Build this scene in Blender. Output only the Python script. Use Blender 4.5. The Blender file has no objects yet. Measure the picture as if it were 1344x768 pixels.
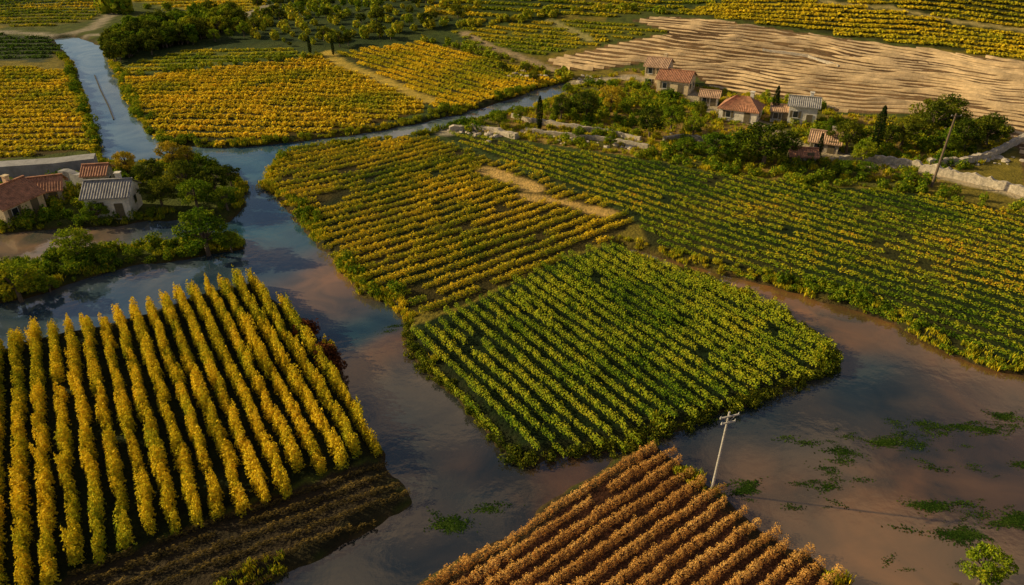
import bpy, math, random, bmesh
import numpy as np
from mathutils import Vector, Matrix
rng=np.random.default_rng(7); random.seed(7)
scene=bpy.context.scene
CAMH=40.0; PT=math.radians(30); FP=950.0; CX=672.0; CY=384.0

# ------------------------------------------------------------------ helpers
def ss(a,b,x):
    t=np.clip((np.asarray(x,float)-a)/(b-a),0,1); return t*t*(3-2*t)
def _h(i,j,s):
    v=np.sin(i*127.1+j*311.7+s*74.7)*43758.5453
    return v-np.floor(v)
def vn(x,y,sc,seed=0):
    x=np.asarray(x,float)/sc; y=np.asarray(y,float)/sc
    i=np.floor(x); j=np.floor(y); fx=x-i; fy=y-j
    fx=fx*fx*(3-2*fx); fy=fy*fy*(3-2*fy)
    a=_h(i,j,seed); b=_h(i+1,j,seed); c=_h(i,j+1,seed); d=_h(i+1,j+1,seed)
    return (a*(1-fx)+b*fx)*(1-fy)+(c*(1-fx)+d*fx)*fy
def hill(x,y):
    x=np.asarray(x,float); y=np.asarray(y,float)
    h=15*ss(150,330,y)*ss(-100,70,x)
    h=h+ss(165,235,y)*5.0*(vn(x,y,48,1)-.45)*ss(-100,-10,x)
    h=h+5*ss(260,360,y)+70*ss(330,1000,y)*(.6+.8*vn(x,y,250,3))
    h=h+35*ss(260,900,np.abs(x))
    return h
_T=np.concatenate([np.arange(20,130,.25),np.arange(130,700,.5)])
def P(u,v):
    """survey point: where a sight line from the drone's position meets the land"""
    a=u-CX; b=CY-v
    d=np.array([a, FP*math.cos(PT)+b*math.sin(PT), -FP*math.sin(PT)+b*math.cos(PT)])
    d/=np.linalg.norm(d)
    X=d[0]*_T; Y=d[1]*_T; Z=CAMH+d[2]*_T
    g=Z-hill(X,Y)-0.2
    k=np.argmax(g<0) if (g<0).any() else len(_T)-1
    return np.array([X[k],Y[k]])
def PL(pts): return np.array([P(u,v) for u,v in pts])
def inside(poly,x,y):
    r=np.zeros(x.shape,bool); n=len(poly)
    for i in range(n):
        x1,y1=poly[i]; x2,y2=poly[(i+1)%n]
        if y1==y2: continue
        c=((y1>y)!=(y2>y))&(x<(x2-x1)*(y-y1)/(y2-y1)+x1)
        r^=c
    return r
def dist(poly,x,y,closed=True):
    d=np.full(x.shape,1e9); n=len(poly)
    for i in range(n if closed else n-1):
        x1,y1=poly[i]; x2,y2=poly[(i+1)%n]
        ex,ey=x2-x1,y2-y1; L=ex*ex+ey*ey+1e-9
        t=np.clip(((x-x1)*ex+(y-y1)*ey)/L,0,1)
        q=(x-x1-t*ex)**2+(y-y1-t*ey)**2
        d=np.minimum(d,q)
    return np.sqrt(d)
def sdp(poly,x,y):
    d=dist(poly,x,y); return np.where(inside(poly,x,y),-d,d)

# ------------------------------------------------------------------ water outline
WM=PL([(70,50),(98,88),(110,125),(124,165),(134,200),(142,212),(200,214),(262,208),(300,222),(325,245),(322,268),(300,290),
(235,288),(180,292),(100,300),(30,304),(-60,310),(-400,330),(-400,560),(0,455),(115,430),(230,396),(335,370),(372,396),
(402,425),(440,470),(470,530),(502,600),(537,662),(455,714),(340,770),(250,850),(200,950),(400,950),(545,772),(700,675),(850,580),
(888,597),(932,643),(1000,698),(1055,722),(1125,772),(1200,950),(1900,950),(1900,640),(1500,540),(1344,494),(1290,482),
(1200,447),(1178,427),(1110,402),(1000,373),(900,347),(845,330),(815,322),(850,340),(940,372),(1030,405),(1092,462),
(1105,485),(1050,503),(900,560),(830,582),(690,606),(655,592),(600,530),(560,483),(527,440),(532,418),(500,395),(470,386),
(440,345),(400,300),(345,243),(352,225),(378,195),(470,186),(560,176),(620,160),(700,142),(752,118),(742,108),(700,118),
(640,140),(560,160),(460,178),(340,190),(290,194),(215,190),(190,170),(165,130),(150,95),(130,60),(100,48)])
SPIT=PL([(-200,360),(0,347),(60,340),(90,334),(150,330),(200,322),(260,314),(315,314),(322,326),(250,338),(170,350),(110,366),(60,384),(0,395),(-200,430)])
def wsd(x,y):
    x=np.asarray(x,float); y=np.asarray(y,float)
    s=np.maximum(sdp(WM,x,y),-sdp(SPIT,x,y))
    return s+(vn(x,y,2.6,5)-.5)*1.1+(vn(x,y,.9,6)-.5)*.5
def gz(x,y,s=None):
    if s is None: s=wsd(x,y)
    return hill(x,y)*ss(0,25,s)+np.clip(s*.55,-1.0,.7)+(vn(x,y,1.7,8)-.5)*.14

# ------------------------------------------------------------------ fields (outline in survey points)
FA=PL([(-260,545),(0,452),(115,428),(230,394),(333,372),(372,398),(438,470),(468,530),(500,600),(330,665),(100,760),(-60,850),(-400,850)])
FA2=PL([(505,603),(535,660),(455,712),(340,768),(270,840),(-60,870),(100,764),(330,669)])
FB=PL([(527,440),(600,412),(720,352),(808,325),(850,342),(935,372),(1028,405),(1090,462),(1104,485),(1050,502),(900,558),(830,580),(692,604),(655,590),(600,530),(560,482)])
FC=PL([(345,242),(378,197),(470,190),(560,184),(640,212),(730,250),(820,285),(832,298),(802,320),(720,350),(600,410),(534,418),(500,393),(470,384),(440,343),(400,300)])
FD=PL([(575,180),(650,186),(720,200),(830,212),(930,232),(1060,245),(1100,250),(1200,258),(1344,285),(1700,330),(1700,600),(1344,490),(1290,478),(1200,443),(1178,424),(1110,398),(1000,370),(850,328),(838,298),(822,281),(735,246),(645,208)])
FE=PL([(545,775),(700,678),(850,584),(886,600),(930,646),(1000,700),(1055,726),(1120,772),(1190,940),(405,940)])
FF=PL([(162,108),(240,98),(330,88),(428,77),(548,134),(556,152),(460,175),(290,192),(217,188),(196,168),(172,130)])
FF2=PL([(444,74),(500,66),(560,58),(640,78),(700,94),(738,108),(700,116),(640,137),(590,149),(570,150),(562,132)])
FG=PL([(-300,88),(0,90),(90,97),(106,130),(118,165),(130,200),(60,208),(0,214),(-300,222)])
FF3=PL([(150,95),(162,90),(240,70),(380,66),(400,76),(330,84),(240,93),(160,102)])
FH=PL([(590,42),(735,28),(800,32),(880,44),(800,58),(710,76),(640,70)])
FI=PL([(716,82),(800,62),(880,46),(830,30),(870,24),(1000,38),(1344,84),(1700,130),(1700,300),(1344,245),(1335,200),(1310,168),(1240,155),(1100,152),(1060,140),(1000,130),(930,118),(910,100),(850,85),(780,95),(740,95)])
FJ=PL([(870,20),(960,2),(1100,-25),(1700,-30),(1700,126),(1344,80),(1000,34)])
FN=PL([(560,20),(640,-20),(1080,-30),(950,2),(860,18),(800,26),(735,22),(640,34)])
FK=PL([(-100,42),(0,48),(70,52),(80,70),(60,84),(-100,84)])
FL=PL([(170,2),(260,-12),(350,-5),(345,18),(300,20),(240,14)])
FM=PL([(0,0),(90,-10),(150,10),(120,30),(60,38),(-60,36)])
WOOD=PL([(100,88),(112,70),(170,45),(225,28),(300,26),(345,14),(352,-10),(600,-30),(640,10),(590,40),(540,55),(440,66),(250,66),(160,88)])
VILL=PL([(590,172),(660,140),(740,112),(830,92),(920,118),(1000,130),(1075,140),(1100,155),(1240,158),(1312,168),(1335,200),(1200,255),(1060,243),(930,230),(830,210),(700,190)])
def vp(u): 
    d=np.array([u-CX,1097.0]); return d/np.linalg.norm(d)
DUST=(.36,.27,.15)
ROADS=[([(428,72),(450,88),(500,108),(545,128),(562,136)],3.0,(.50,.36,.06)),
([(-40,44),(40,46),(85,52),(150,46),(250,42),(300,32),(350,10)],3,(.34,.30,.22)),
([(170,-5),(160,12),(120,40),(95,46)],3,(.34,.29,.2)),
([(610,46),(650,66),(690,80),(740,98)],2.2,DUST),
([(720,30),(750,42),(775,56)],2.0,(.34,.30,.1)),
([(745,112),(700,128),(650,150),(600,172),(585,180)],2.5,(.34,.30,.22)),
([(740,112),(830,104),(900,124),(940,150),(1000,168),(1060,205),(1150,215),(1240,235),(1344,262),(1500,300)],3,(.42,.35,.24)),
([(640,228),(668,238),(700,252)],2.6,(.58,.38,.12)),([(690,262),(740,270),(800,286)],1.6,(.52,.34,.10)),
([(1075,5),(1160,12),(1250,30),(1344,42)],2.4,(.46,.36,.12))]
RP=[(PL(a),w,c) for a,w,c in ROADS]

# ------------------------------------------------------------------ material helpers
def newmat(name):
    m=bpy.data.materials.new(name); m.use_nodes=True
    nt=m.node_tree; nt.nodes.clear()
    return m,nt,nt.nodes,nt.links
def simple(name,col,rough=.8,var=.35,scale=3.0,bump=.3,bs=None,metal=0):
    m,nt,N,L=newmat(name)
    o=N.new('ShaderNodeOutputMaterial'); p=N.new('ShaderNodeBsdfPrincipled')
    g=N.new('ShaderNodeNewGeometry')
    n=N.new('ShaderNodeTexNoise'); n.inputs['Scale'].default_value=scale; n.inputs['Detail'].default_value=6; n.inputs['Roughness'].default_value=.7
    L.new(g.outputs['Position'],n.inputs['Vector'])
    r=N.new('ShaderNodeValToRGB'); e=r.color_ramp.elements
    e[0].position=.32; e[1].position=.68
    e[0].color=(*[c*(1-var) for c in col],1); e[1].color=(*[min(1,c*(1+var)) for c in col],1)
    L.new(n.outputs['Fac'],r.inputs['Fac']); L.new(r.outputs['Color'],p.inputs['Base Color'])
    p.inputs['Roughness'].default_value=rough; p.inputs['Metallic'].default_value=metal
    if bump:
        n2=N.new('ShaderNodeTexNoise'); n2.inputs['Scale'].default_value=bs or scale*4; n2.inputs['Detail'].default_value=4
        L.new(g.outputs['Position'],n2.inputs['Vector'])
        b=N.new('ShaderNodeBump'); b.inputs['Strength'].default_value=bump; b.inputs['Distance'].default_value=.1
        L.new(n2.outputs['Fac'],b.inputs['Height']); L.new(b.outputs['Normal'],p.inputs['Normal'])
    L.new(p.outputs['BSDF'],o.inputs['Surface'])
    return m
def leafmat(name,cols,patch=.06,pw=.55,trans=.22,seedoff=0.0):
    m,nt,N,L=newmat(name)
    o=N.new('ShaderNodeOutputMaterial')
    a=N.new('ShaderNodeAttribute'); a.attribute_name='v'
    oi=N.new('ShaderNodeObjectInfo'); g=N.new('ShaderNodeNewGeometry')
    mp=N.new('ShaderNodeVectorMath'); mp.operation='ADD'; mp.inputs[1].default_value=(seedoff,seedoff*2,0)
    L.new(g.outputs['Position'],mp.inputs[0])
    n=N.new('ShaderNodeTexNoise'); n.inputs['Scale'].default_value=patch; n.inputs['Detail'].default_value=3; n.inputs['Roughness'].default_value=.6
    L.new(mp.outputs[0],n.inputs['Vector'])
    def M(op,x,y):
        k=N.new('ShaderNodeMath'); k.operation=op
        for i,q in enumerate((x,y)):
            if isinstance(q,(int,float)): k.inputs[i].default_value=q
            else: L.new(q,k.inputs[i])
        return k.outputs[0]
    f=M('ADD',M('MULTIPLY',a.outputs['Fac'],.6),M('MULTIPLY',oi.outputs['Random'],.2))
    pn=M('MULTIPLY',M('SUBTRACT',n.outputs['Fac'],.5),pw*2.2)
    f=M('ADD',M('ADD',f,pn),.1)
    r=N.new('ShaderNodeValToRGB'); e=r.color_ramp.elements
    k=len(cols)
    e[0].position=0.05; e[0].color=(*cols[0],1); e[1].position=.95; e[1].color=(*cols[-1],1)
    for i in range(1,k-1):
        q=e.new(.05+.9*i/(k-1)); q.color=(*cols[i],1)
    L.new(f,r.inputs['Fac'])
    p=N.new('ShaderNodeBsdfDiffuse')
    t=N.new('ShaderNodeBsdfTranslucent'); mx=N.new('ShaderNodeMixShader'); mx.inputs[0].default_value=trans
    L.new(r.outputs['Color'],p.inputs['Color']); L.new(r.outputs['Color'],t.inputs['Color'])
    L.new(p.outputs[0],mx.inputs[1]); L.new(t.outputs[0],mx.inputs[2]); L.new(mx.outputs[0],o.inputs['Surface'])
    return m

# ------------------------------------------------------------------ mesh helpers
def leaf_quads(pos,size,up=.3,seed=0,narrow=.55,outdir=None):
    n=len(pos); r=np.random.default_rng(seed)
    d=r.normal(size=(n,3)); d[:,2]+=up
    if outdir is not None: d+=outdir*2.0
    d/=np.linalg.norm(d,axis=1)[:,None]
    a=r.normal(size=(n,3)); a-=d*(a*d).sum(1)[:,None]; a/=np.linalg.norm(a,axis=1)[:,None]
    b=np.cross(d,a)
    s=(size*r.uniform(.6,1.35,n))[:,None]
    V=np.stack([pos-a*s, pos+b*s*narrow+d*s*.15, pos+a*s, pos-b*s*narrow+d*s*.15],1).reshape(-1,3)
    return V
def mesh_from(name,V,F4=None,F=None,mats=(),vattr=None,matidx=None,smooth=False):
    me=bpy.data.meshes.new(name)
    if F4 is not None:
        nq=len(F4); me.vertices.add(len(V)); me.vertices.foreach_set('co',np.asarray(V,np.float32).ravel())
        me.loops.add(nq*4); me.loops.foreach_set('vertex_index',np.asarray(F4,np.int32).ravel())
        me.polygons.add(nq); me.polygons.foreach_set('loop_start',np.arange(0,nq*4,4,dtype=np.int32))
        me.update(calc_edges=True)
    else:
        me.from_pydata([tuple(v) for v in V],[],F); me.update()
    for m in mats: me.materials.append(m)
    if vattr is not None:
        at=me.attributes.new('v','FLOAT','POINT'); at.data.foreach_set('value',np.asarray(vattr,np.float32))
    if matidx is not None: me.polygons.foreach_set('material_index',np.asarray(matidx,np.int32))
    if smooth: me.polygons.foreach_set('use_smooth',np.ones(len(me.polygons),bool))
    return me
def link(me,name,loc=(0,0,0),rz=0,sc=1,parent=None):
    ob=bpy.data.objects.new(name,me); ob.location=loc; ob.rotation_euler=(0,0,rz)
    ob.scale=(sc,sc,sc) if isinstance(sc,(int,float)) else sc
    scene.collection.objects.link(ob)
    if parent: ob.parent=parent
    return ob
def clump_mesh(kind,n,leaf,mat,seed):
    r=np.random.default_rng(seed); out=None; vv=r.uniform(0,1,n)
    if kind=='vine':   # 2 m of trellised row, low and rounded
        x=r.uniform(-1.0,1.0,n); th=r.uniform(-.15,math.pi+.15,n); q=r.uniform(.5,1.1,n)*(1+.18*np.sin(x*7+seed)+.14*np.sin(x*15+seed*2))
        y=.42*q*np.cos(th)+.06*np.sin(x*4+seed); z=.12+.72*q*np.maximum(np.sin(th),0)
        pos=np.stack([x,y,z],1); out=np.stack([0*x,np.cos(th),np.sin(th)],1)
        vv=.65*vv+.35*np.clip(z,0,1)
    elif kind=='plume':
        k=16; c=r.integers(0,k,n); ox=np.linspace(-.96,.96,k)+r.uniform(-.08,.08,k); oy=r.uniform(-.24,.24,k); ht=r.uniform(.65,1.95,k)
        t=r.beta(1.2,1.4,n); rad=.30*(1-t)**.6+.03
        th=r.uniform(0,6.283,n); q=rad*np.sqrt(r.uniform(.1,1.3,n))
        pos=np.stack([ox[c]+q*np.cos(th),oy[c]+q*np.sin(th),.1+t*ht[c]],1); out=np.stack([np.cos(th)*.5,np.sin(th)*.8,.2+0*th],1)
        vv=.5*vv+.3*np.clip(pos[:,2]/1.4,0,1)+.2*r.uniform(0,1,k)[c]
    elif kind=='bush':
        d=r.normal(size=(n,3)); d/=np.linalg.norm(d,axis=1)[:,None]
        q=r.uniform(.55,1,n)*(1+.25*np.sin(3*d[:,0]+seed)+.2*np.sin(5*d[:,1]+seed*2))
        pos=d*q[:,None]*np.array([.8,.8,.65]); pos[:,2]+=.6; pos[:,2]=np.maximum(pos[:,2],.05); out=d*.7
    elif kind=='flat':
        x=r.normal(size=n)*.7; y=r.normal(size=n)*.22; pos=np.stack([x,y,r.uniform(0,.03,n)],1)
    if kind=='tuft':
        b=r.normal(size=(n,2))*.22; a=r.uniform(0,6.283,n); l=r.uniform(.4,1.0,n)*leaf; w=.05
        ln=r.uniform(.1,.5,n)*l
        base=np.stack([b[:,0],b[:,1],np.zeros(n)],1); tip=base+np.stack([np.cos(a)*ln,np.sin(a)*ln,l],1)
        sd=np.stack([-np.sin(a),np.cos(a),0*a],1)*w; mid=(base+tip)/2+np.stack([-np.cos(a)*ln*.15,-np.sin(a)*ln*.15,l*.1],1)
        V=np.stack([base-sd*.5,mid-sd,tip,mid+sd],1).reshape(-1,3)
    else:
        V=leaf_quads(pos,leaf,up=(6 if kind=='flat' else .35),seed=seed+99,outdir=out)
    F=np.arange(n*4).reshape(-1,4)
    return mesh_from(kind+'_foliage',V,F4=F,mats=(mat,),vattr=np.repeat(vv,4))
def hash_seed(s): return sum(ord(c)*(i+3) for i,c in enumerate(s))%9973
def variants(name,kind,n,leaf,mat,k=4):
    col=bpy.data.collections.new(name+'_plants')
    for i in range(k):
        ob=bpy.data.objects.new('%s_plant_%02d'%(name,i),clump_mesh(kind,n,leaf,mat,hash_seed(name)+i*13)); col.objects.link(ob)
    return col
def scatter(name,xy,rz,sc,col,k,z=None,tilt=.05):
    n=len(xy)
    if n==0: return None
    if z is None: z=gz(xy[:,0],xy[:,1])
    me=bpy.data.meshes.new(name); me.vertices.add(n)
    me.vertices.foreach_set('co',np.stack([xy[:,0],xy[:,1],z],1).astype(np.float32).ravel())
    rot=np.stack([rng.normal(size=n)*tilt,rng.normal(size=n)*tilt,rz],1).astype(np.float32)
    a=me.attributes.new('rot','FLOAT_VECTOR','POINT'); a.data.foreach_set('vector',rot.ravel())
    if sc.ndim==1: sc=np.repeat(sc[:,None],3,1)
    a=me.attributes.new('scl','FLOAT_VECTOR','POINT'); a.data.foreach_set('vector',sc.astype(np.float32).ravel())
    a=me.attributes.new('idx','INT','POINT'); a.data.foreach_set('value',rng.integers(0,k,n).astype(np.int32))
    ob=bpy.data.objects.new(name,me); scene.collection.objects.link(ob)
    ng=bpy.data.node_groups.new(name+'_instancer','GeometryNodeTree')
    ng.interface.new_socket('Geometry',in_out='INPUT',socket_type='NodeSocketGeometry')
    ng.interface.new_socket('Geometry',in_out='OUTPUT',socket_type='NodeSocketGeometry')
    N=ng.nodes; L=ng.links
    gi=N.new('NodeGroupInput'); go=N.new('NodeGroupOutput'); ip=N.new('GeometryNodeInstanceOnPoints')
    ci=N.new('GeometryNodeCollectionInfo'); ci.inputs['Collection'].default_value=col
    ci.inputs['Separate Children'].default_value=True; ci.inputs['Reset Children'].default_value=True
    def na(nm,t):
        q=N.new('GeometryNodeInputNamedAttribute'); q.data_type=t; q.inputs['Name'].default_value=nm; return q.outputs[0]
    L.new(gi.outputs[0],ip.inputs['Points']); L.new(ci.outputs[0],ip.inputs['Instance'])
    ip.inputs['Pick Instance'].default_value=True
    L.new(na('idx','INT'),ip.inputs['Instance Index'])
    L.new(na('rot','FLOAT_VECTOR'),ip.inputs['Rotation']); L.new(na('scl','FLOAT_VECTOR'),ip.inputs['Scale'])
    L.new(ip.outputs[0],go.inputs[0])
    md=ob.modifiers.new('plants','NODES'); md.node_group=ng
    return ob
def rowpts(poly,d,spacing,step,amp=0,wl=40,seed=0,jit=.05,edge=.5,drop=.02,gap=0):
    c=poly.mean(0); n=np.array([-d[1],d[0]])
    q=poly-c; s0,s1=(q@d).min()-3,(q@d).max()+3; t0,t1=(q@n).min()-6,(q@n).max()+6
    S,T=np.meshgrid(np.arange(s0,s1,step),np.arange(t0,t1,spacing))
    S=S+rng.uniform(-.5,.5,(S.shape[0],1))*step+rng.uniform(-.08,.08,S.shape)*step
    off=amp*(2*vn(S,T*.6,wl,seed)-1)+amp*.3*(2*vn(S,T,wl*.35,seed+1)-1)
    ang=math.atan2(d[1],d[0])
    offb=amp*(2*vn(S+.5,T*.6,wl,seed)-1)+amp*.3*(2*vn(S+.5,T,wl*.35,seed+1)-1)
    A=ang+np.arctan((offb-off)/.5)
    T2=T+off+rng.normal(size=T.shape)*jit
    X=c[0]+S*d[0]+T2*n[0]; Y=c[1]+S*d[1]+T2*n[1]
    X=X.ravel(); Y=Y.ravel(); A=A.ravel()
    sd=sdp(poly,X,Y)+(vn(X,Y,2.5,seed+9)-.5)*edge*2
    k=(sd<0)&(rng.uniform(size=X.shape)>drop)
    if gap: k&=(vn(X,Y,5,seed+20)>gap)
    X,Y,A=X[k],Y[k],A[k]
    w=wsd(X,Y); k=w>.15
    for rp,rw,_ in RP: k&=dist(rp,X,Y,False)>rw*.5+.3
    return np.stack([X[k],Y[k]],1),A[k]
def vary(n,base,v=.18,sx=1,sy=1,sz=1):
    b=base*(1+rng.normal(size=n)*v).clip(.5,1.6)
    return np.stack([b*sx,b*sy*(1+rng.normal(size=n)*.1),b*sz*(1+rng.normal(size=n)*.12)],1)

# ------------------------------------------------------------------ ground
def axis(lo,hi,st,gr,L0,L1):
    a=list(np.arange(lo,hi,st)); s=st; x=a[-1]
    while x<L1: s*=gr; x+=s; a.append(x)
    s=st; x=lo; b=[]
    while x>L0: s*=gr; x-=s; b.append(x)
    return np.array(b[::-1]+a)
xs=axis(-85,85,.6,1.023,-3000,3000); ys=axis(22,120,.6,1.02,-400,3500)
GX,GY=np.meshgrid(xs,ys); gx=GX.ravel(); gy=GY.ravel()
near=(np.abs(gx)<330)&(gy>0)&(gy<330)
S=np.full(gx.shape,50.0); S[near]=wsd(gx[near],gy[near])
Z=gz(gx,gy,S)
Z[near]+= (S[near]>.8)*(vn(gx[near],gy[near],.8,31)-.5)*.1
C=np.zeros((len(gx),3)); C[:]=(.08,.10,.015)
pt=vn(gx,gy,60,40); C[pt>.5]=(.20,.16,.022); C[pt>.72]=(.05,.075,.014)
def paint(poly,col,alt=None,sc=6):
    k=near&inside(poly,gx,gy)
    C[k]=col
    if alt is not None:
        w=ss(.45,.7,vn(gx[k],gy[k],sc,hash_seed(str(col))))[:,None]; C[k]=C[k]*(1-w)+np.array(alt)*w
paint(WOOD,(.030,.052,.010),(.05,.070,.013))
paint(VILL,(.30,.20,.05),(.11,.11,.020),8)
paint(FA,(.016,.024,.006)); paint(FA2,(.045,.034,.018)); paint(FB,(.010,.022,.004)); paint(FC,(.050,.040,.008),(.020,.030,.006))  # vineyard soil darkened so its colour carries the shade between rows
paint(FD,(.016,.030,.005),(.035,.038,.008)); paint(FE,(.050,.020,.010))
paint(FF,(.070,.048,.006),(.030,.035,.006),10); paint(FF2,(.045,.040,.006)); paint(FG,(.07,.05,.008)); paint(FF3,(.15,.16,.020),(.08,.11,.013))  # dark soil paints the shaded gaps that the sun leaves weak
paint(FH,(.11,.12,.015)); paint(FI,(.24,.145,.065),(.14,.08,.035),14); paint(FJ,(.06,.062,.009),(.04,.05,.008),20); paint(FK,(.05,.065,.03)); paint(FL,(.28,.24,.022)); paint(FM,(.05,.075,.03),(.14,.13,.022),30)  # terraced field furrows painted dark in place of ridge shading
paint(FN,(.045,.065,.010),(.18,.15,.022),30)
for p_,w_,c_ in RP:
    d=dist(p_,gx,gy,False)
    k=(1-ss(w_*.5,w_*.5+.8,d+(vn(gx,gy,2,50)-.5)*.8))[:,None]
    C[:]=C*(1-k)+np.array(c_)*k
bk=(near&(S<1.5))
C[bk]=C[bk]*.45+np.array((.03,.030,.010))*.55
mud=(1-ss(-.1,.35,S))[:,None]; C[:]=C*(1-mud)+np.array((.075,.045,.022))*mud
nx,ny=len(xs),len(ys)
I=np.arange(nx*ny).reshape(ny,nx)
F4=np.stack([I[:-1,:-1],I[:-1,1:],I[1:,1:],I[1:,:-1]],-1).reshape(-1,4)
gm,nt,N,L=newmat('soil_and_grass')
o=N.new('ShaderNodeOutputMaterial'); p=N.new('ShaderNodeBsdfPrincipled'); p.inputs['Roughness'].default_value=.95; p.inputs['Specular IOR Level'].default_value=.15
at=N.new('ShaderNodeAttribute'); at.attribute_name='soil_and_row_shade'
g=N.new('ShaderNodeNewGeometry')
n1=N.new('ShaderNodeTexNoise'); n1.inputs['Scale'].default_value=.55; n1.inputs['Detail'].default_value=9; n1.inputs['Roughness'].default_value=.72
L.new(g.outputs['Position'],n1.inputs['Vector'])
r=N.new('ShaderNodeValToRGB'); r.color_ramp.elements[0].position=.32; r.color_ramp.elements[1].position=.7
r.color_ramp.elements[0].color=(.45,.5,.45,1); r.color_ramp.elements[1].color=(1.45,1.35,1.25,1)
L.new(n1.outputs['Fac'],r.inputs['Fac'])
mm=N.new('ShaderNodeMix'); mm.data_type='RGBA'; mm.blend_type='MULTIPLY'; mm.inputs[0].default_value=1
L.new(at.outputs['Color'],mm.inputs[6]); L.new(r.outputs['Color'],mm.inputs[7]); L.new(mm.outputs[2],p.inputs['Base Color'])
n2=N.new('ShaderNodeTexNoise'); n2.inputs['Scale'].default_value=3; n2.inputs['Detail'].default_value=6; L.new(g.outputs['Position'],n2.inputs['Vector'])
b=N.new('ShaderNodeBump'); b.inputs['Strength'].default_value=.9; b.inputs['Distance'].default_value=.25
L.new(n2.outputs['Fac'],b.inputs['Height']); L.new(b.outputs['Normal'],p.inputs['Normal']); L.new(p.outputs[0],o.inputs['Surface'])
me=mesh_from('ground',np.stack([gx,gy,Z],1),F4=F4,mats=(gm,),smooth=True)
ca=me.attributes.new('soil_and_row_shade','FLOAT_COLOR','POINT'); ca.data.foreach_set('color',np.concatenate([C,np.ones((len(C),1))],1).astype(np.float32).ravel())
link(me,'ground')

# ------------------------------------------------------------------ water
wx=np.arange(-260,200,1.5); wy=np.arange(12,262,1.5); WX,WY=np.meshgrid(wx,wy); wx_,wy_=WX.ravel(),WY.ravel()
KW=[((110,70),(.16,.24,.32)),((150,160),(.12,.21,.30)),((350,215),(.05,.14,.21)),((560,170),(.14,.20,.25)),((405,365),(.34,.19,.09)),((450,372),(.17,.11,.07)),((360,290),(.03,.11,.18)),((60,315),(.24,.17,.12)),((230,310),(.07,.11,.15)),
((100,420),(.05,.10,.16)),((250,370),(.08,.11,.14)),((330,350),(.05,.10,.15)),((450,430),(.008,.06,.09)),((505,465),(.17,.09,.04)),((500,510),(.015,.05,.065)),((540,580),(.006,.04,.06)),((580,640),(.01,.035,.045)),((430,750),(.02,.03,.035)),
((660,640),(.13,.065,.028)),((780,600),(.075,.045,.025)),((860,575),(.018,.042,.055)),((960,545),(.022,.042,.05)),((1130,500),(.02,.055,.07)),((1000,385),(.26,.13,.045)),((1100,420),(.19,.10,.038)),((1260,490),(.19,.095,.035)),((1150,610),(.12,.072,.04)),((1200,720),(.15,.085,.042)),((980,650),(.10,.06,.034)),((1330,580),(.07,.05,.035)),((1050,560),(.045,.042,.035)),((1200,540),(.055,.052,.042))]  # murk colours with blue sky and peach cloud reflections painted in
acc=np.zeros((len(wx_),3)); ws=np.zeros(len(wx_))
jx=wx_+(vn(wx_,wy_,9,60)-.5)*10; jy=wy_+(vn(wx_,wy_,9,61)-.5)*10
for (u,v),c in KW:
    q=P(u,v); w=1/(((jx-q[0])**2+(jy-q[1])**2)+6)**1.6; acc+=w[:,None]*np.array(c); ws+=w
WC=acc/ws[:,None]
I=np.arange(len(wx)*len(wy)).reshape(len(wy),len(wx))
F4=np.stack([I[:-1,:-1],I[:-1,1:],I[1:,1:],I[1:,:-1]],-1).reshape(-1,4)
wm,nt,N,L=newmat('murky_sky_tinted_water')
o=N.new('ShaderNodeOutputMaterial'); p=N.new('ShaderNodeBsdfPrincipled'); p.inputs['Roughness'].default_value=.035; p.inputs['IOR'].default_value=1.9
at=N.new('ShaderNodeAttribute'); at.attribute_name='murk_and_sky_tint'; g=N.new('ShaderNodeNewGeometry')
n1=N.new('ShaderNodeTexNoise'); n1.inputs['Scale'].default_value=.14; n1.inputs['Detail'].default_value=6; n1.inputs['Distortion'].default_value=1.2
L.new(g.outputs['Position'],n1.inputs['Vector'])
r=N.new('ShaderNodeValToRGB'); r.color_ramp.elements[0].position=.3; r.color_ramp.elements[1].position=.7
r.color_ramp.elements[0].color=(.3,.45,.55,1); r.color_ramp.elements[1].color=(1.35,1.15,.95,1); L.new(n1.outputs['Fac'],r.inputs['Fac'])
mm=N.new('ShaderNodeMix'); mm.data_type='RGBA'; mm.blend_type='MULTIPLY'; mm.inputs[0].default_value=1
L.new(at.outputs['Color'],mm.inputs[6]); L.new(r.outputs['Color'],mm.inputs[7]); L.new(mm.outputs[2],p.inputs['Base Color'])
n2=N.new('ShaderNodeTexNoise'); n2.inputs['Scale'].default_value=1.1; n2.inputs['Detail'].default_value=4; L.new(g.outputs['Position'],n2.inputs['Vector'])
b=N.new('ShaderNodeBump'); b.inputs['Strength'].default_value=.12; b.inputs['Distance'].default_value=.08
L.new(n2.outputs['Fac'],b.inputs['Height']); L.new(b.outputs['Normal'],p.inputs['Normal']); L.new(p.outputs[0],o.inputs['Surface'])
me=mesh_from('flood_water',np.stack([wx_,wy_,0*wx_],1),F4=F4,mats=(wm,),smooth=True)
ca=me.attributes.new('murk_and_sky_tint','FLOAT_COLOR','POINT'); ca.data.foreach_set('color',np.concatenate([WC,np.ones((len(WC),1))],1).astype(np.float32).ravel())
link(me,'flood_water')

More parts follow.
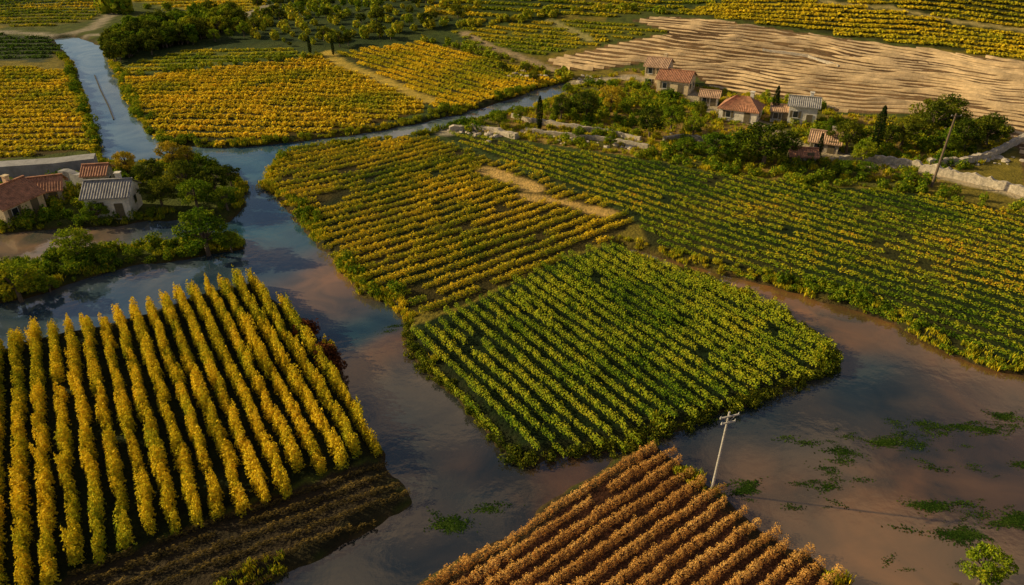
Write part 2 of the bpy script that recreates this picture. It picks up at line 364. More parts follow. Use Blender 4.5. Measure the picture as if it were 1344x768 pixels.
# ------------------------------------------------------------------ vineyards
G1=(.03,.07,.006);G2=(.09,.17,.010);G3=(.28,.34,.018);Y1=(.60,.49,.022);Y2=(.90,.63,.028);OR=(.82,.38,.028);BR=(.30,.13,.03);TN=(.90,.50,.12)
mA=leafmat('golden_vine_leaves',[(.05,.10,.008),G3,Y1,Y2,(.98,.76,.07)],.08,.4)
mA2=leafmat('drowned_vine_leaves',[(.03,.025,.012),(.08,.06,.02),(.19,.13,.035),(.36,.24,.06)],.2,.4)
mB=leafmat('green_vine_leaves',[G1,G2,G3,(.46,.44,.025),Y1],.12,.45)
mC=leafmat('yellow_vine_leaves',[G2,G3,Y1,Y2,(.97,.70,.04)],.07,.7)
mD=leafmat('mixed_vine_leaves',[G1,G2,G3,Y1,OR],.06,.55)
mE=leafmat('dry_stubble',[BR,(.58,.29,.07),TN,(.98,.66,.22)],.15,.3)
mF=leafmat('autumn_vine_leaves',[G3,Y1,Y2,(.97,.68,.04)],.05,.8)
mJ=leafmat('hillside_vine_leaves',[G3,Y1,(.75,.56,.025),Y2],.03,.9)
mH=leafmat('meadow_vine_leaves',[G2,G3,Y1,Y2],.03,.9)
def field(name,poly,u,kind,n,leaf,mat,spacing,step,size,sx=1,sy=1,sz=1,**kw):
    d=vp(u) if not isinstance(u,tuple) else np.array(u)/np.linalg.norm(u)
    xy,a=rowpts(poly,d,spacing,step,**kw)
    flip=rng.integers(0,2,len(a))*math.pi
    col=variants(name,kind,n,leaf,mat,6)
    scatter(name,xy,a+flip,vary(len(xy),size,.08,sx,sy,sz),col,6)
    print(name,len(xy))
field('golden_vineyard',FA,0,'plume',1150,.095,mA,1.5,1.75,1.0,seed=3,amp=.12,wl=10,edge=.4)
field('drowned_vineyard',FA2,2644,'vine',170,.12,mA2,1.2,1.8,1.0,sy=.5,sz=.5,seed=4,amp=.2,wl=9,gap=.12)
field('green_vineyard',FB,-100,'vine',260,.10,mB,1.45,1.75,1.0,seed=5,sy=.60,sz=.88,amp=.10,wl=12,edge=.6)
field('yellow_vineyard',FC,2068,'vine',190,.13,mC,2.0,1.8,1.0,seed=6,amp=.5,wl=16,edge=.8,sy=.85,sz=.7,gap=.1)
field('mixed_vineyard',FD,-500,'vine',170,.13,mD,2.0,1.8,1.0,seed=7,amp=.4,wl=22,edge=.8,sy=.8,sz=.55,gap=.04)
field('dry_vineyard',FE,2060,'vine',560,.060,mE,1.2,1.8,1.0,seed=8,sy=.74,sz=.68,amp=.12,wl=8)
field('autumn_vineyard',FF,(1,-.03),'vine',120,.21,mF,3.2,1.8,1.0,seed=9,amp=3.2,wl=30,sy=1.8,sz=.7,edge=1,drop=0)
field('autumn_vineyard_slope',FF2,-486,'vine',120,.21,mF,2.8,1.8,1.0,seed=10,amp=1,wl=30,sy=1.5,sz=.65,edge=1,drop=0)
field('riverside_vineyard',FG,(1,.04),'vine',120,.21,mF,3.1,1.8,1.0,seed=11,amp=1.0,wl=26,sy=1.8,sz=.65,drop=0)
field('meadow_vineyard',FF3,(1,.02),'vine',90,.24,mH,4.0,1.9,1.0,seed=12,amp=1.5,wl=26,sy=2.2,sz=.5)
field('hill_vineyard',FH,-1800,'vine',90,.24,mH,3.8,1.9,1.0,seed=13,amp=.6,wl=26,sy=2.2,sz=.55)
field('hillside_vineyard',FJ,-2200,'vine',100,.26,mJ,4.4,2.2,1.2,seed=14,amp=7,wl=70,sy=2.5,sz=.5,drop=0)
field('ridge_vineyard',FN,-2600,'vine',90,.28,mH,6,2.3,1.2,seed=18,amp=5,wl=60,sy=2.4,sz=.55,drop=.04)
field('far_vineyard',FK,(1,.0),'vine',80,.26,leafmat('dusky_vine_leaves',[G1,G2,(.14,.17,.06)],.05,.4),5,2,1.1,seed=15,amp=1,wl=26,sy=1.6,sz=.6)
field('far_vineyard_meadow',FL,(1,.1),'vine',80,.26,mF,6,2.2,1.2,seed=16,amp=2,wl=30,sy=2.2,sz=.6)
field('far_green_vineyard',FM,(1,.1),'vine',80,.26,mH,6,2.2,1.2,seed=17,amp=3,wl=30,sy=1.6,sz=.6)

# terraced dry field : contour ridges as real mounds
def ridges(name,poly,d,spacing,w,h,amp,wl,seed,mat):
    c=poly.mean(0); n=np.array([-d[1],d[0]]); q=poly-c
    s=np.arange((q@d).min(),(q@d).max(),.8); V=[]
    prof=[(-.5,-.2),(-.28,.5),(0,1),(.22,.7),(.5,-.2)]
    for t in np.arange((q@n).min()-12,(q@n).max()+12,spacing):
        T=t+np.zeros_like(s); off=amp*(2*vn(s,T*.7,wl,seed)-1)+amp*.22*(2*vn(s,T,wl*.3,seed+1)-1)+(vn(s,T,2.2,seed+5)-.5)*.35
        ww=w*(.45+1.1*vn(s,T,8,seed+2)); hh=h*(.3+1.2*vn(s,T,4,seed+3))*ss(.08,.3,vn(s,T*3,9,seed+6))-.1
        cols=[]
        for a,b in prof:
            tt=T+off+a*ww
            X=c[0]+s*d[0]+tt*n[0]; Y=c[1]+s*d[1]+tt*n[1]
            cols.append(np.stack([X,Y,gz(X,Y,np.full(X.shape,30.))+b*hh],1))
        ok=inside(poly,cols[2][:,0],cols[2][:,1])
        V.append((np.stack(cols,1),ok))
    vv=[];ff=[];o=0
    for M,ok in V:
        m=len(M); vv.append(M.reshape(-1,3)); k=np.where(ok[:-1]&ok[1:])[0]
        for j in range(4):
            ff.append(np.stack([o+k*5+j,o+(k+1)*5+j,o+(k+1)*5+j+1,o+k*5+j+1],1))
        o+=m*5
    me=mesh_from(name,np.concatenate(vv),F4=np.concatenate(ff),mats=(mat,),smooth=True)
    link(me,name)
ridges('terraced_dry_field',FI,vp(-1100),2.7,.9,.55,8.5,44,21,simple('pale_dry_soil',(.60,.42,.22),.95,.4,.3,.7,3))  # pale ridges over dark furrows: colour stands in for weak sun shading

# ------------------------------------------------------------------ loose vegetation
def inpoly(poly,n):
    lo,hi=poly.min(0),poly.max(0); q=rng.uniform(lo,hi,(n*4,2)); k=inside(poly,q[:,0],q[:,1]); return q[k][:n]
mG=leafmat('wild_green_leaves',[G1,G2,G3,Y1],.1,.5,.3); mO=leafmat('dark_tree_leaves',[(.014,.032,.004),(.045,.075,.008),(.16,.18,.015),(.44,.38,.02)],.1,.3,.3)
mY=leafmat('yellowing_tree_leaves',[(.10,.12,.012),(.30,.26,.018),(.60,.42,.03),(.8,.50,.035)],.1,.3)
mR=leafmat('russet_leaves',[(.04,.015,.008),(.13,.045,.018),(.24,.09,.025)],.4,.3)
mCy=leafmat('cypress_leaves',[(.008,.018,.005),(.018,.034,.007),(.04,.06,.012)],.1,.2,.15)
tuft=variants('grass','tuft',55,.65,leafmat('bank_grass',[G2,G3,Y1,Y2],.15,.5),4)
bush=variants('bush','bush',220,.15,mG,5)
obush=variants('orchard','bush',130,.26,leafmat('orchard_leaves',[G2,G3,(.42,.38,.025),(.76,.56,.035)],.03,.6),5)
q=rng.uniform((-130,28),(110,190),(120000,2)); w=wsd(q[:,0],q[:,1])
k=(w>.1)&(w<1.4)&(vn(q[:,0],q[:,1],5,70)>.35)
for F_ in (FA,FA2,FE,FB): k&=(sdp(F_,q[:,0],q[:,1])>.8)|(vn(q[:,0],q[:,1],4,75)>.72)
q=q[k][:5000]
scatter('bank_grass',q,rng.uniform(0,6.28,len(q)),vary(len(q),.8,.3),tuft,4)
q=rng.uniform((-130,40),(110,190),(60000,2)); w=wsd(q[:,0],q[:,1])
k=(w>.3)&(w<2.0)&(vn(q[:,0],q[:,1],7,71)>.6)
for F_ in (FA,FA2,FE,FB): k&=sdp(F_,q[:,0],q[:,1])>1.5
q=q[k][:500]
scatter('bank_bushes',q,rng.uniform(0,6.28,len(q)),vary(len(q),.65,.3),bush,5)
# overhanging growth on the bank of the green vineyard
q=rng.uniform((-20,35),(60,75),(60000,2)); w=wsd(q[:,0],q[:,1]); s_=sdp(FB,q[:,0],q[:,1]); k=(w>-.3)&(w<.6)&(s_<1.4)&(s_>-1.2); q=q[k][:330]
scatter('overhanging_bank_growth',q,rng.uniform(0,6.28,len(q)),vary(len(q),.42,.45),variants('bankgrowth','bush',150,.15,mO,4),4)
q=inpoly(SPIT,420); w=wsd(q[:,0],q[:,1]); q=q[w>.2]
scatter('spit_bushes',q,rng.uniform(0,6.28,len(q)),vary(len(q),.65,.35),bush,5)
rd=PL([(740,112),(830,104),(900,124),(940,150),(1000,168),(1060,205),(1150,215),(1240,235),(1344,262)])
q=inpoly(VILL,1700); d=dist(rd,q[:,0],q[:,1],False)
w=wsd(q[:,0],q[:,1]); k=(d>2.2)&(w>.4)&(vn(q[:,0],q[:,1],9,72)>.57); q=q[k]
scatter('village_shrubs',q,rng.uniform(0,6.28,len(q)),vary(len(q),.75,.4),bush,5)
q=inpoly(VILL,2500); d=dist(rd,q[:,0],q[:,1],False); q=q[d>1.8]
scatter('village_dry_grass',q,rng.uniform(0,6.28,len(q)),vary(len(q),.9,.3),tuft,4)
LH=PL([(-200,236),(0,238),(130,230),(150,216),(262,211),(298,225),(322,247),(318,268),(298,288),(235,285),(180,290),(100,297),(30,301),(-200,310)])
q=inpoly(LH,420); w=wsd(q[:,0],q[:,1]); k=(w>.3)&(vn(q[:,0],q[:,1],6,73)>.45); q=q[k]
scatter('waterside_shrubs',q,rng.uniform(0,6.28,len(q)),vary(len(q),.8,.4),bush,5)
OR1=PL([(350,12),(352,-12),(600,-30),(640,8),(590,38),(540,52),(440,62),(330,60),(300,40)])
xy,a=rowpts(OR1,vp(3000),6,4.6,seed=30,amp=2,wl=40,jit=1.0,drop=.15)
scatter('orchard_bushes',xy,a,vary(len(xy),1.5,.3),obush,5)
q=rng.uniform((-400,250),(400,700),(4000,2)); k=(vn(q[:,0],q[:,1],45,77)>.5)
for F_ in (FJ,FM,FL,FN): k&=~inside(F_,q[:,0],q[:,1])
q=q[k]
scatter('distant_scrub',q,rng.uniform(0,6.28,len(q)),vary(len(q),3,.4),obush,5)
def hedge(name,pts,sp,size,col,k=5,w=1.0):
    p=PL(pts); out=[]
    for i in range(len(p)-1):
        L_=np.linalg.norm(p[i+1]-p[i]); m=max(1,int(L_/sp)); t=rng.uniform(0,1,m)[:,None]; out.append(p[i]+(p[i+1]-p[i])*t+rng.normal(size=(m,2))*w)
    q=np.concatenate(out); s=wsd(q[:,0],q[:,1]); q=q[s>.1]
    scatter(name,q,rng.uniform(0,6.28,len(q)),vary(len(q),size,.3),col,k)
hedge('hedge',[(560,56),(640,76),(742,106)],1.2,1.0,obush)
hedge('hedge_row',[(160,104),(240,96),(330,86),(430,76)],1.4,.8,obush)
hedge('canal_hedge',[(92,95),(108,130),(120,165),(134,204)],.9,.8,bush,w=.6)
hedge('canal_bank_hedge',[(152,96),(168,130),(194,172),(216,190),(290,194),(400,185)],.9,.7,bush,w=.6)
hedge('field_edge_hedge',[(590,40),(700,26),(800,16),(870,20)],1.6,1.2,obush)
hedge('field_edge_shrubs',[(880,214),(960,232),(1060,244),(1200,256),(1344,282)],.8,.8,bush,w=.9)
hedge('russet_shrub',[(414,432),(436,452),(452,472),(460,484)],.13,.95,variants('russet','bush',300,.12,mR,3),3,w=.8)
fl=variants('weed','flat',60,.11,leafmat('pond_weed',[(.012,.034,.006),(.03,.065,.009),(.09,.14,.02)],.5,.4),4)
q=[]
for u,v,ru,rv in [(1200,552,26,9),(1285,562,45,6),(1160,580,55,8),(1075,615,22,22),(1310,608,50,8),(1055,665,18,7),(1220,662,46,4),(1335,680,40,9),(1316,545,12,3),(1215,730,24,8),(595,690,14,7),(512,425,16,6),(640,668,10,5),(980,640,8,9),(1090,592,16,6),(1100,640,20,6),(1260,700,30,5)]:
    m=int(ru*rv*.17)+10; t=rng.uniform(0,6.28,m); rr=np.abs(rng.normal(size=m))*1.0
    for a_,b_ in zip(t,rr): q.append(P(u+ru*b_*math.cos(a_),v+rv*b_*math.sin(a_)))
q=np.array(q); w=wsd(q[:,0],q[:,1]); q=q[(w<-.2)&(vn(q[:,0]*.6,q[:,1],1.0,88)>.38)]
scatter('floating_weed',q,rng.normal(size=len(q))*.35-.1,vary(len(q),.5,.5),fl,4,z=np.full(len(q),.01),tilt=.0)

# ------------------------------------------------------------------ trees
bark=simple('bark',(.14,.10,.065),.9,.4,4,.6)
def tube(V,F,p0,p1,r0,r1,n=7):
    p0=Vector(p0);p1=Vector(p1); d=(p1-p0).normalized(); a=d.orthogonal().normalized(); b=d.cross(a); o=len(V)
    for p,r in((p0,r0),(p1,r1)):
        for i in range(n):
            t=6.2832*i/n; V.append(tuple(p+a*math.cos(t)*r+b*math.sin(t)*r))
    for i in range(n): F.append((o+i,o+(i+1)%n,o+n+(i+1)%n,o+n+i))
def tree_mesh(name,mat,seed,h=6,cw=2.6,nleaf=3600,leaf=.15,cyp=False):
    r=np.random.default_rng(seed); V=[];F=[]
    if cyp:
        tube(V,F,(0,0,-.3),(0,0,h*.9),.16,.03)
        t=r.beta(1.1,1.2,nleaf); th=r.uniform(0,6.28,nleaf)
        rad=h*.095*np.sin(np.pi*np.clip(t*.88+.1,0,1))**.7*(1+.2*np.sin(th*3+t*9)); q=rad*r.uniform(.6,1.05,nleaf)
        pos=np.stack([q*np.cos(th),q*np.sin(th),.3+t*(h-.3)],1); lv=r.uniform(0,1,nleaf)*.8; out=np.stack([np.cos(th),np.sin(th),.2+0*th],1)*.6
    else:
        th_=h*.34; lean=r.normal(size=2)*.15
        tube(V,F,(0,0,-.3),(lean[0],lean[1],th_),h*.042,h*.03); 
        k=19; C_=[];R_=[]
        for i in range(k):
            a=6.283*i*.618+r.uniform(-.4,.4); el=(i+.5)/k
            rr=cw*(.5+.5*r.uniform())*math.sin(math.pi*min(1,.25+.62*el)) if i<k-1 else 0
            c=np.array([lean[0]+rr*math.cos(a),lean[1]+rr*math.sin(a),h*(.32+.54*el)+r.uniform(-.3,.3)])
            C_.append(c);R_.append(cw*r.uniform(.2,.4))
            mid=(lean[0]+rr*.4*math.cos(a),lean[1]+rr*.4*math.sin(a),th_+(c[2]-th_)*.5)
            tube(V,F,(lean[0],lean[1],th_*.92),mid,h*.02,h*.013,5); tube(V,F,mid,tuple(c),h*.013,h*.005,5)
        C_=np.array(C_);R_=np.array(R_); idx=r.integers(0,k,nleaf)
        d=r.normal(size=(nleaf,3)); d/=np.linalg.norm(d,axis=1)[:,None]; d[:,2]=d[:,2]*.9+.05
        q=r.uniform(.5,1.12,nleaf)**.7*R_[idx]*(1+.25*np.sin(d[:,0]*6+idx)*np.cos(d[:,1]*5+idx))
        pos=C_[idx]+d*q[:,None]*np.array([1,1,.8]); lv=r.uniform(0,1,nleaf)*.55+r.uniform(0,.45,k)[idx]; out=d*.6
    LV=leaf_quads(pos,leaf,up=.3,seed=seed+5,outdir=out)
    nb=len(V); allV=np.concatenate([np.array(V),LV]); LF=np.arange(len(LV)).reshape(-1,4)+nb
    F4=np.concatenate([np.array(F),LF]); va=np.concatenate([np.full(nb,.5),np.repeat(lv,4)])
    mi=np.concatenate([np.zeros(len(F)),np.ones(len(LF))])
    return mesh_from(name,allV,F4=F4,mats=(bark,mat),vattr=va,matidx=mi)
TM={'o':[tree_mesh('olive_green_tree',mO,100+i) for i in range(4)],
    'g':[tree_mesh('green_tree',mG,120+i) for i in range(3)],
    'y':[tree_mesh('yellow_tree',mY,140+i,cw=2.3,nleaf=2800) for i in range(2)],
    'c':[tree_mesh('cypress',mCy,160+i,h=9,nleaf=3000,leaf=.13,cyp=True) for i in range(2)]}
def scale_at(x,y,z):
    return FP/((y*math.cos(PT))+(CAMH-z)*math.sin(PT))
NM={'o':'broadleaf_tree','g':'green_tree','y':'autumn_tree','c':'cypress_tree'}
def tree(u,v,hp,kind,wf=1.0):
    x,y=P(u,v); z=float(gz(np.array([x]),np.array([y]))[0]); 
    z=max(z,.05)
    s=hp/scale_at(x,y,z)/(.95); H=9 if kind=='c' else 6
    m=random.choice(TM[kind]); k=s/H
    link(m,NM[kind],(x,y,z),random.uniform(0,6.28),(k*wf,k*wf,k))
for t in [(170,236,36,'y'),(204,250,38,'o'),(228,228,40,'y'),(215,278,40,'o',1.2),(248,262,46,'o',1.1),(262,282,42,'g',1.2),(285,262,40,'o',1.1),(300,280,32,'g',1.2),(250,222,28,'y'),(305,248,28,'o',1.1),
 (128,294,30,'g',1.3),
 (106,346,44,'g',1.25),(274,334,64,'g',1.2),(28,394,56,'g',1.25),(-20,392,50,'o',1.3),(66,382,22,'g',1.4),(304,330,30,'g',1.1),
 (655,172,24,'g',1.2),(682,166,22,'g'),(735,164,34,'o'),(768,164,38,'o',1.1),(800,150,34,'y',1.2),(852,186,42,'o'),(880,176,32,'g',1.1),(908,184,28,'g',1.1),(920,158,20,'o'),
 (935,214,36,'g',1.2),(965,216,40,'g',1.2),(1000,222,58,'o',1.3),(1028,212,38,'o',1.1),(900,208,24,'g',1.2),(1085,182,22,'g',1.2),(1110,206,42,'o',1.2),(1130,220,32,'g',1.2),(1105,236,22,'g',1.3),(1132,238,22,'g',1.5),(1190,244,16,'g',1.5),
 (1180,198,42,'o',1.2),(1215,186,52,'o',1.2),(1240,176,46,'o',1.2),(1262,202,42,'o',1.2),(1292,196,42,'o',1.2),(1235,206,32,'g',1.3),(1160,200,34,'o'),
 (708,174,42,'c'),(1144,210,64,'c'),(1014,160,42,'c'),(408,76,24,'c'),(438,76,20,'c'),(1072,214,34,'c'),
 (760,186,16,'g',1.3),(800,196,16,'g',1.3),
 (1284,768,68,'g',1.0),(700,112,15,'o',1.3),(660,96,12,'o',1.3),(690,98,12,'o',1.3),(745,128,15,'g',1.2)]:
    tree(*t)
fc=bpy.data.collections.new('woodland_trees')
for i,m in enumerate([tree_mesh('woodland_tree',mO,180+i,nleaf=1200,leaf=.3) for i in range(2)]+[tree_mesh('woodland_tree',mG,190+i,nleaf=1200,leaf=.3) for i in range(2)]):
    ob=bpy.data.objects.new('woodland_tree_%02d'%i,m); fc.objects.link(ob)
W1=PL([(104,84),(116,72),(170,48),(225,32),(300,30),(330,34),(290,48),(250,60),(180,74),(160,86)])
q=inpoly(W1,330); w=wsd(q[:,0],q[:,1]); q=q[w>1]
scatter('woodland',q,rng.uniform(0,6.28,len(q)),vary(len(q),.62,.3),fc,4)
q=inpoly(WOOD,110); scatter('scattered_woodland',q,rng.uniform(0,6.28,len(q)),vary(len(q),.5,.3),fc,4)

# ------------------------------------------------------------------ buildings
class MB:
    def __init__(s): s.V=[];s.F=[]
    def box(s,c,d,rz=0):
        o=len(s.V); cx,cy,cz=c; ca,sa=math.cos(rz),math.sin(rz)
        for z in(-.5,.5):
            for x,y in((-.5,-.5),(.5,-.5),(.5,.5),(-.5,.5)):
                X,Y=x*d[0],y*d[1]; s.V.append((cx+X*ca-Y*sa,cy+X*sa+Y*ca,cz+z*d[2]))
        s.F+=[(o,o+3,o+2,o+1),(o+4,o+5,o+6,o+7),(o,o+1,o+5,o+4),(o+1,o+2,o+6,o+5),(o+2,o+3,o+7,o+6),(o+3,o,o+4,o+7)]
    def obj(s,name,mat,parent=None,loc=(0,0,0)):
        me=mesh_from(name,s.V,F=s.F,mats=(mat,)); return link(me,name,loc,parent=parent)
M_tc=simple('terracotta_tiles',(.42,.19,.10),.85,.5,1.8,.4); M_tan=simple('weathered_tiles',(.48,.30,.18),.85,.5,1.8,.4)
M_sl=simple('grey_tiles',(.30,.28,.26),.8,.45,1.8,.4); M_cr=simple('cream_plaster',(.70,.54,.32),.9,.32,1.1,.5); M_wh=simple('white_plaster',(.75,.68,.57),.9,.3,1.1,.5)
M_st=simple('rubble_stone',(.42,.36,.27),.9,.5,2.2,.9); M_gl=simple('dark_glass',(.02,.025,.03),.15,.2,2,0); M_sh=simple('shutter_wood',(.14,.11,.06),.7,.3,3,.2); M_fr=simple('window_frame',(.5,.47,.42),.7,.1,3,0)
def roof_slope(V,F,x0,x1,ye,ze,yr,zr,hip=0,rib=.34):
    n=int((x1-x0)/rib*4); m=5; o=len(V)
    for i in range(n+1):
        s=i/n; x=x0+(x1-x0)*s
        for j in range(m+1):
            t=j/m; xx=x
            if hip: xx=(x0+hip*t)+(x1-x0-2*hip*t)*s
            V.append((xx,ye+(yr-ye)*t,ze+(zr-ze)*t+.05*math.sin(i*math.pi/2)+random.uniform(-.015,.015)))
    for i in range(n):
        for j in range(m):
            a=o+i*(m+1)+j; F.append((a,a+m+1,a+m+2,a+1))
def house(name,u,v,w,d,h,rh,rz,wall,roof,hip=False,storeys=1,chim=True,dx=0,dy=0,parent=None,base=None):
    if parent is None:
        x,y=P(u,v); z=float(gz(np.array([x]),np.array([y]))[0]); 
        E=bpy.data.objects.new(name,None); E.location=(x,y,max(z,.3)-.1); E.rotation_euler=(0,0,rz); scene.collection.objects.link(E); pre=''
    else: E=parent; pre='annex_'
    b=MB(); b.box((dx,dy,h/2-.5),(w,d,h+1))
    if not hip:
        for sx in(-1,1):
            o=len(b.V); X=dx+sx*(w/2-.01); X2=dx+sx*(w/2-.3)
            for XX in(X,X2): b.V+= [(XX,dy-d/2+.01,h),(XX,dy+d/2-.01,h),(XX,dy,h+rh-.03)]
            b.F+=[(o,o+1,o+2),(o+3,o+5,o+4),(o,o+2,o+5,o+3),(o+1,o+4,o+5,o+2)]
    b.obj(pre+'walls',wall,E)
    V=[];F=[]; ov=.4; sl=rh/(d/2); hp=(w/2-.8) if hip and w<d*1.2 else (d*.5 if hip else 0)
    for sg in(-1,1):
        roof_slope(V,F,dx-w/2-ov,dx+w/2+ov,dy+sg*(d/2+ov),h-sl*ov+.06,dy,h+rh+.06,hip=hp if hip else 0)
    if hip:
        for sg in(-1,1):
            o=len(V); X=dx+sg*(w/2+ov); Xr=dx+sg*(w/2+ov-hp)
            V+=[(X,dy-d/2-ov,h-sl*ov+.05),(X,dy+d/2+ov,h-sl*ov+.05),(Xr,dy,h+rh+.06)]; F.append((o,o+1,o+2))
    me=mesh_from('roof',V,F=F,mats=(roof,)); link(me,pre+'roof',parent=E)
    e=MB()
    for sg in(-1,1): e.box((dx,dy+sg*(d/2+ov-.03),h-sl*ov-.03),(w+2*ov,.06,.12))
    if not hip: e.box((dx,dy,h+rh+.14),(w+2*ov,.28,.14))
    e.obj(pre+'eaves',roof,E)
    g=MB(); fr=MB(); sh=MB(); hs=h/storeys
    for s in range(storeys):
        zc=hs*s+hs*.55
        k=max(2,int(w/2.6))
        for i in range(k):
            x=dx-w/2+w*(i+.5)/k
            for sg in(-1,1):
                if s==0 and i==k//2 and sg==-1: continue
                Y=dy+sg*d/2
                fr.box((x,Y+sg*.02,zc),(1.0,.08,1.25)); g.box((x,Y+sg*.04,zc),(.8,.08,1.05)); fr.box((x,Y+sg*.09,zc-.65),(1.2,.2,.08))
                for q in(-1,1): sh.box((x+q*.74,Y+sg*.03,zc),(.42,.07,1.2))
        k2=max(1,int(d/3))
        for i in range(k2):
            y=dy-d/2+d*(i+.5)/k2
            for sg in(-1,1):
                X=dx+sg*w/2; fr.box((X+sg*.02,y,zc),(.08,1.0,1.25)); g.box((X+sg*.04,y,zc),(.08,.8,1.05))
    g.obj(pre+'windows',M_gl,E); fr.obj(pre+'window_frames',M_fr,E); sh.obj(pre+'shutters',M_sh,E)
    k=max(2,int(w/2.6)); dd=MB(); dd.box((dx-w/2+w*(k//2+.5)/k,dy-d/2-.03,1.05),(1.05,.1,2.1)); dd.obj(pre+'door',M_sh,E)
    if chim:
        c=MB(); c.box((dx+w*.22,dy+d*.12,h+rh+.1),(.6,.6,1.3)); c.box((dx+w*.22,dy+d*.12,h+rh+.8),(.8,.8,.12)); c.obj(pre+'chimney',wall,E)
    return E
E=house('farmhouse',886,122,6.6,6,2.9,1.3,math.radians(-26),M_cr,M_tc,chim=False)
house('',0,0,4.6,5.2,4.6,1.2,0,M_cr,M_tan,dx=-4.6,dy=2.6,parent=E,storeys=2)
house('white_cottage',970,160,6.8,5.2,2.6,1.7,math.radians(-28),M_wh,M_tc,hip=True)
E=house('white_farmhouse',1050,164,4.8,4.6,3.6,1.0,math.radians(-20),M_wh,M_sl)
house('',0,0,3.2,3.6,2.2,.6,0,M_wh,M_tan,dx=-3.7,dy=.2,parent=E,chim=False)
house('small_cottage',1080,200,4.4,3.6,1.9,1.1,math.radians(-25),M_st,M_tan)
house('stone_shed',930,140,3.4,3.2,2.0,.7,math.radians(-20),M_wh,M_tan,chim=False)
house('stone_barn',1050,216,3.8,3.0,1.6,.7,math.radians(-10),M_st,M_tc,chim=False)
house('grey_stone_house',155,282,5.4,4.6,3.2,1.3,math.radians(8),M_wh,M_sl,storeys=1)
house('terracotta_farmhouse',18,286,6.0,5.6,2.6,1.6,math.radians(72),M_cr,M_tc)
house('terracotta_cottage',68,266,4.0,3.8,2.2,1.2,math.radians(20),M_st,M_tc,chim=False)
house('tall_stone_house',137,256,2.8,3.2,3.4,.8,math.radians(10),M_st,M_tc,chim=False)

def wall(name,pts,h,w,mat,step=.8,zb=None,rough=.12):
    p=PL(pts); seg=[]
    for i in range(len(p)-1):
        L_=np.linalg.norm(p[i+1]-p[i]); m=max(1,int(L_/step))
        for j in range(m): seg.append(p[i]+(p[i+1]-p[i])*j/m)
    seg.append(p[-1]); seg=np.array(seg); tn=np.gradient(seg,axis=0); tn/=np.linalg.norm(tn,axis=1)[:,None]; nn=np.stack([-tn[:,1],tn[:,0]],1)
    z=gz(seg[:,0],seg[:,1]) if zb is None else np.full(len(seg),zb)
    hh=h*(1+rng.normal(size=len(seg))*rough)
    V=[];F=[]
    for i in range(len(seg)):
        ww=w*(1+random.uniform(-rough,rough))
        for a,zz in((-1,-.8),(-.9,hh[i]),(.9,hh[i]),(1,-.8)):
            V.append((seg[i,0]+nn[i,0]*a*ww/2,seg[i,1]+nn[i,1]*a*ww/2,z[i]+zz))
    for i in range(len(seg)-1):
        for j in range(3): a=i*4+j; F.append((a,a+4,a+5,a+1))
    F.append((0,1,2,3)); e=(len(seg)-1)*4; F.append((e+3,e+2,e+1,e))
    link(mesh_from(name,V,F=F,mats=(mat,)),name)
M_con=simple('weathered_concrete',(.30,.29,.28),.9,.3,.7,.4)
wall('embankment_wall',[(-300,246),(0,240),(80,234),(131,228)],2.3,3.0,M_con,step=2.5,rough=.02)
M_rub=simple('pale_rubble',(.52,.44,.33),.9,.45,2.5,1)
wall('rubble_wall',[(590,176),(620,174),(650,178),(678,186)],.8,1.0,M_rub)
wall('garden_wall',[(672,158),(700,166),(740,172),(790,178),(840,190)],.8,.6,M_rub)
wall('terrace_wall',[(690,178),(740,184),(800,190),(850,200)],.7,.6,M_st)
wall('dry_stone_wall',[(1100,218),(1140,216),(1180,222),(1240,236),(1300,250),(1344,262),(1500,300)],1.2,.7,M_rub,step=.5)
wall('curved_stone_wall',[(1215,222),(1260,220),(1300,210),(1325,196),(1345,186)],1.0,.9,M_rub,step=.5)
wall('yard_wall',[(870,190),(900,186),(925,190),(950,196)],.8,.5,M_st)
wall('canal_dike',[(124,98),(132,118),(142,138),(149,156)],.15,.28,simple('dark_stone',(.04,.04,.035),.9,.3,2,.5),zb=.0)
wall('riverside_wall',[(86,244),(100,246),(118,250)],2.0,1.2,M_con)
wall('field_terrace_wall',[(1000,70),(1060,78),(1100,92)],.5,.6,M_rub)

rk=bpy.data.collections.new('rubble_rocks')
for i in range(3):
    r_=np.random.default_rng(300+i)
    bm=bmesh.new(); bmesh.ops.create_icosphere(bm,subdivisions=2,radius=.5)
    for v_ in bm.verts: v_.co*=1+r_.normal()*.12; v_.co.z*=.65
    me=bpy.data.meshes.new('rock'); bm.to_mesh(me); bm.free(); me.materials.append(M_rub); rk.objects.link(bpy.data.objects.new('rock_%d'%i,me))
q=np.concatenate([np.array([P(u+random.gauss(0,14),v+random.gauss(0,3)) for _ in range(26)]) for u,v in[(620,176),(650,180),(700,178),(760,186),(830,196),(770,106),(690,100),(900,186),(1060,215),(1160,222),(1300,214)]])
w=wsd(q[:,0],q[:,1]); q=q[w>.2]
scatter('rubble_stones',q,rng.uniform(0,6.28,len(q)),vary(len(q),.8,.4),rk,3)

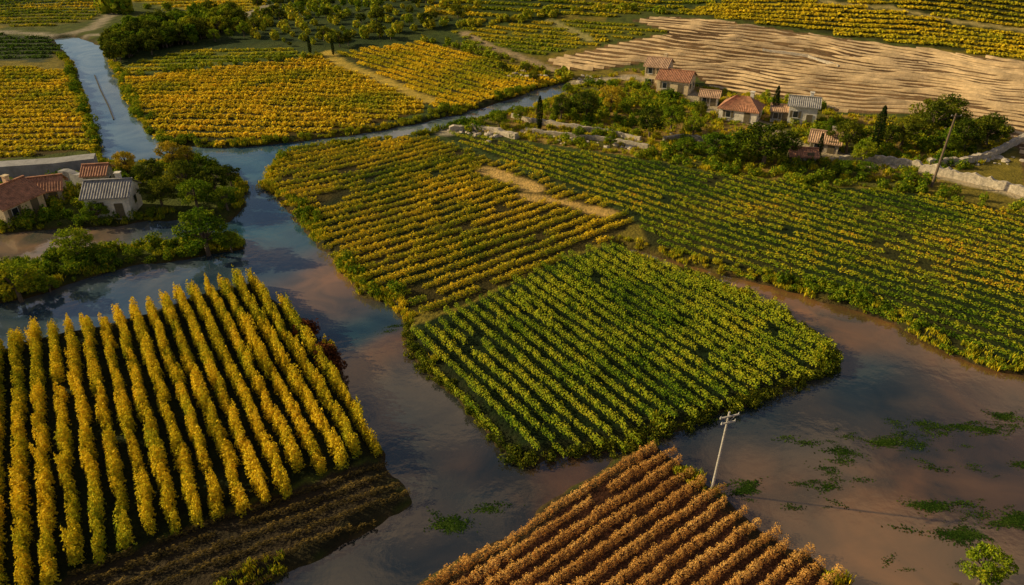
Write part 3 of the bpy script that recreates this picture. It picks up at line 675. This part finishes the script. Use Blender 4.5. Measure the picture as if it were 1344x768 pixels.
# ------------------------------------------------------------------ poles
M_pole=simple('weathered_pole_wood',(.50,.46,.40),.85,.3,5,.3); M_dk=simple('dark_pole_wood',(.16,.11,.07),.85,.3,5,.3); M_ins=simple('porcelain',(.6,.6,.58),.3,.05,5,0)
def pole(u,v,hgt,rz,mat,arms=2,lean=(.0,.0),rad=.12):
    x,y=P(u,v); z=float(gz(np.array([x]),np.array([y]))[0])
    E=bpy.data.objects.new('utility_pole',None); E.location=(x,y,z); E.rotation_euler=(lean[0],lean[1],rz); scene.collection.objects.link(E)
    V=[];F=[]; tube(V,F,(0,0,-1),(0,0,hgt),rad,rad*.6,10); n=len(V); F.append(tuple(range(n-10,n)))
    link(mesh_from('post',V,F=F,mats=(mat,)),'post',parent=E)
    b=MB(); V=[];F=[]
    for k in range(arms):
        zz=hgt-.3-.55*k; L_=1.6-.4*k
        b.box((0,-.12,zz),(L_,.09,.11))
        for t in(-.46,.46): tube(V,F,(t*L_,-.12,zz+.05),(t*L_,-.12,zz+.2),.04,.03,8)
    if arms:
        b.obj('crossarms',mat,E); link(mesh_from('insulators',V,F=F,mats=(M_ins,)),'insulators',parent=E)
        V=[];F=[]; tube(V,F,(-.5,-.11,hgt-.32),(0,-.11,hgt-.85),.02,.02,6); tube(V,F,(.5,-.11,hgt-.32),(0,-.11,hgt-.85),.02,.02,6)
        link(mesh_from('braces',V,F=F,mats=(mat,)),'braces',parent=E)
pole(934,644,7.4,math.radians(20),M_pole,2,(math.radians(0),math.radians(2)))
pole(1221,250,10.8,math.radians(10),M_dk,1,(0,math.radians(2)),.2)

# ------------------------------------------------------------------ light
SUN_AZ=np.array([-.98,.18]); SUN_AZ/=np.linalg.norm(SUN_AZ); EL=math.radians(24)
az=math.atan2(SUN_AZ[0],SUN_AZ[1])
w=bpy.data.worlds.new('World'); scene.world=w; w.use_nodes=True; nt=w.node_tree; N=nt.nodes; L=nt.links; N.clear()
o=N.new('ShaderNodeOutputWorld'); bg=N.new('ShaderNodeBackground'); sk=N.new('ShaderNodeTexSky'); sk.sky_type='NISHITA'; sk.sun_disc=False
sk.sun_elevation=EL; sk.sun_rotation=az; bg.inputs['Strength'].default_value=.066
tc=N.new('ShaderNodeTexCoord'); mp=N.new('ShaderNodeMapping'); mp.inputs['Scale'].default_value=(1,1,2.6)
cn=N.new('ShaderNodeTexNoise'); cn.inputs['Scale'].default_value=3.6; cn.inputs['Detail'].default_value=7; cn.inputs['Distortion'].default_value=.5
cr=N.new('ShaderNodeValToRGB'); cr.color_ramp.elements[0].position=.50; cr.color_ramp.elements[1].position=.66
cm=N.new('ShaderNodeMix'); cm.data_type='RGBA'; cm.inputs[7].default_value=(10,7.0,4.8,1)
L.new(tc.outputs['Generated'],mp.inputs['Vector']); L.new(mp.outputs[0],cn.inputs['Vector']); L.new(cn.outputs['Fac'],cr.inputs['Fac']); L.new(cr.outputs['Color'],cm.inputs[0])
L.new(sk.outputs[0],cm.inputs[6]); L.new(cm.outputs[2],bg.inputs['Color']); L.new(bg.outputs[0],o.inputs['Surface'])
sd=bpy.data.lights.new('sun','SUN'); sd.energy=5.0; sd.angle=math.radians(.6); sd.color=(1.0,.80,.44)
so=bpy.data.objects.new('sun',sd); scene.collection.objects.link(so)
dirv=Vector((SUN_AZ[0]*math.cos(EL),SUN_AZ[1]*math.cos(EL),math.sin(EL))).normalized()
so.rotation_euler=dirv.to_track_quat('Z','Y').to_euler(); so.location=(0,0,100)
scene.view_settings.view_transform='Standard'; scene.view_settings.look='None'; scene.view_settings.exposure=0
cam=bpy.data.cameras.new('camera'); cam.sensor_width=36; cam.lens=FP/1344*36; cam.clip_end=8000; cam.clip_start=.5
co=bpy.data.objects.new('camera',cam); co.location=(0,0,CAMH); co.rotation_euler=(math.radians(90)-PT,0,0); scene.collection.objects.link(co); scene.camera=co
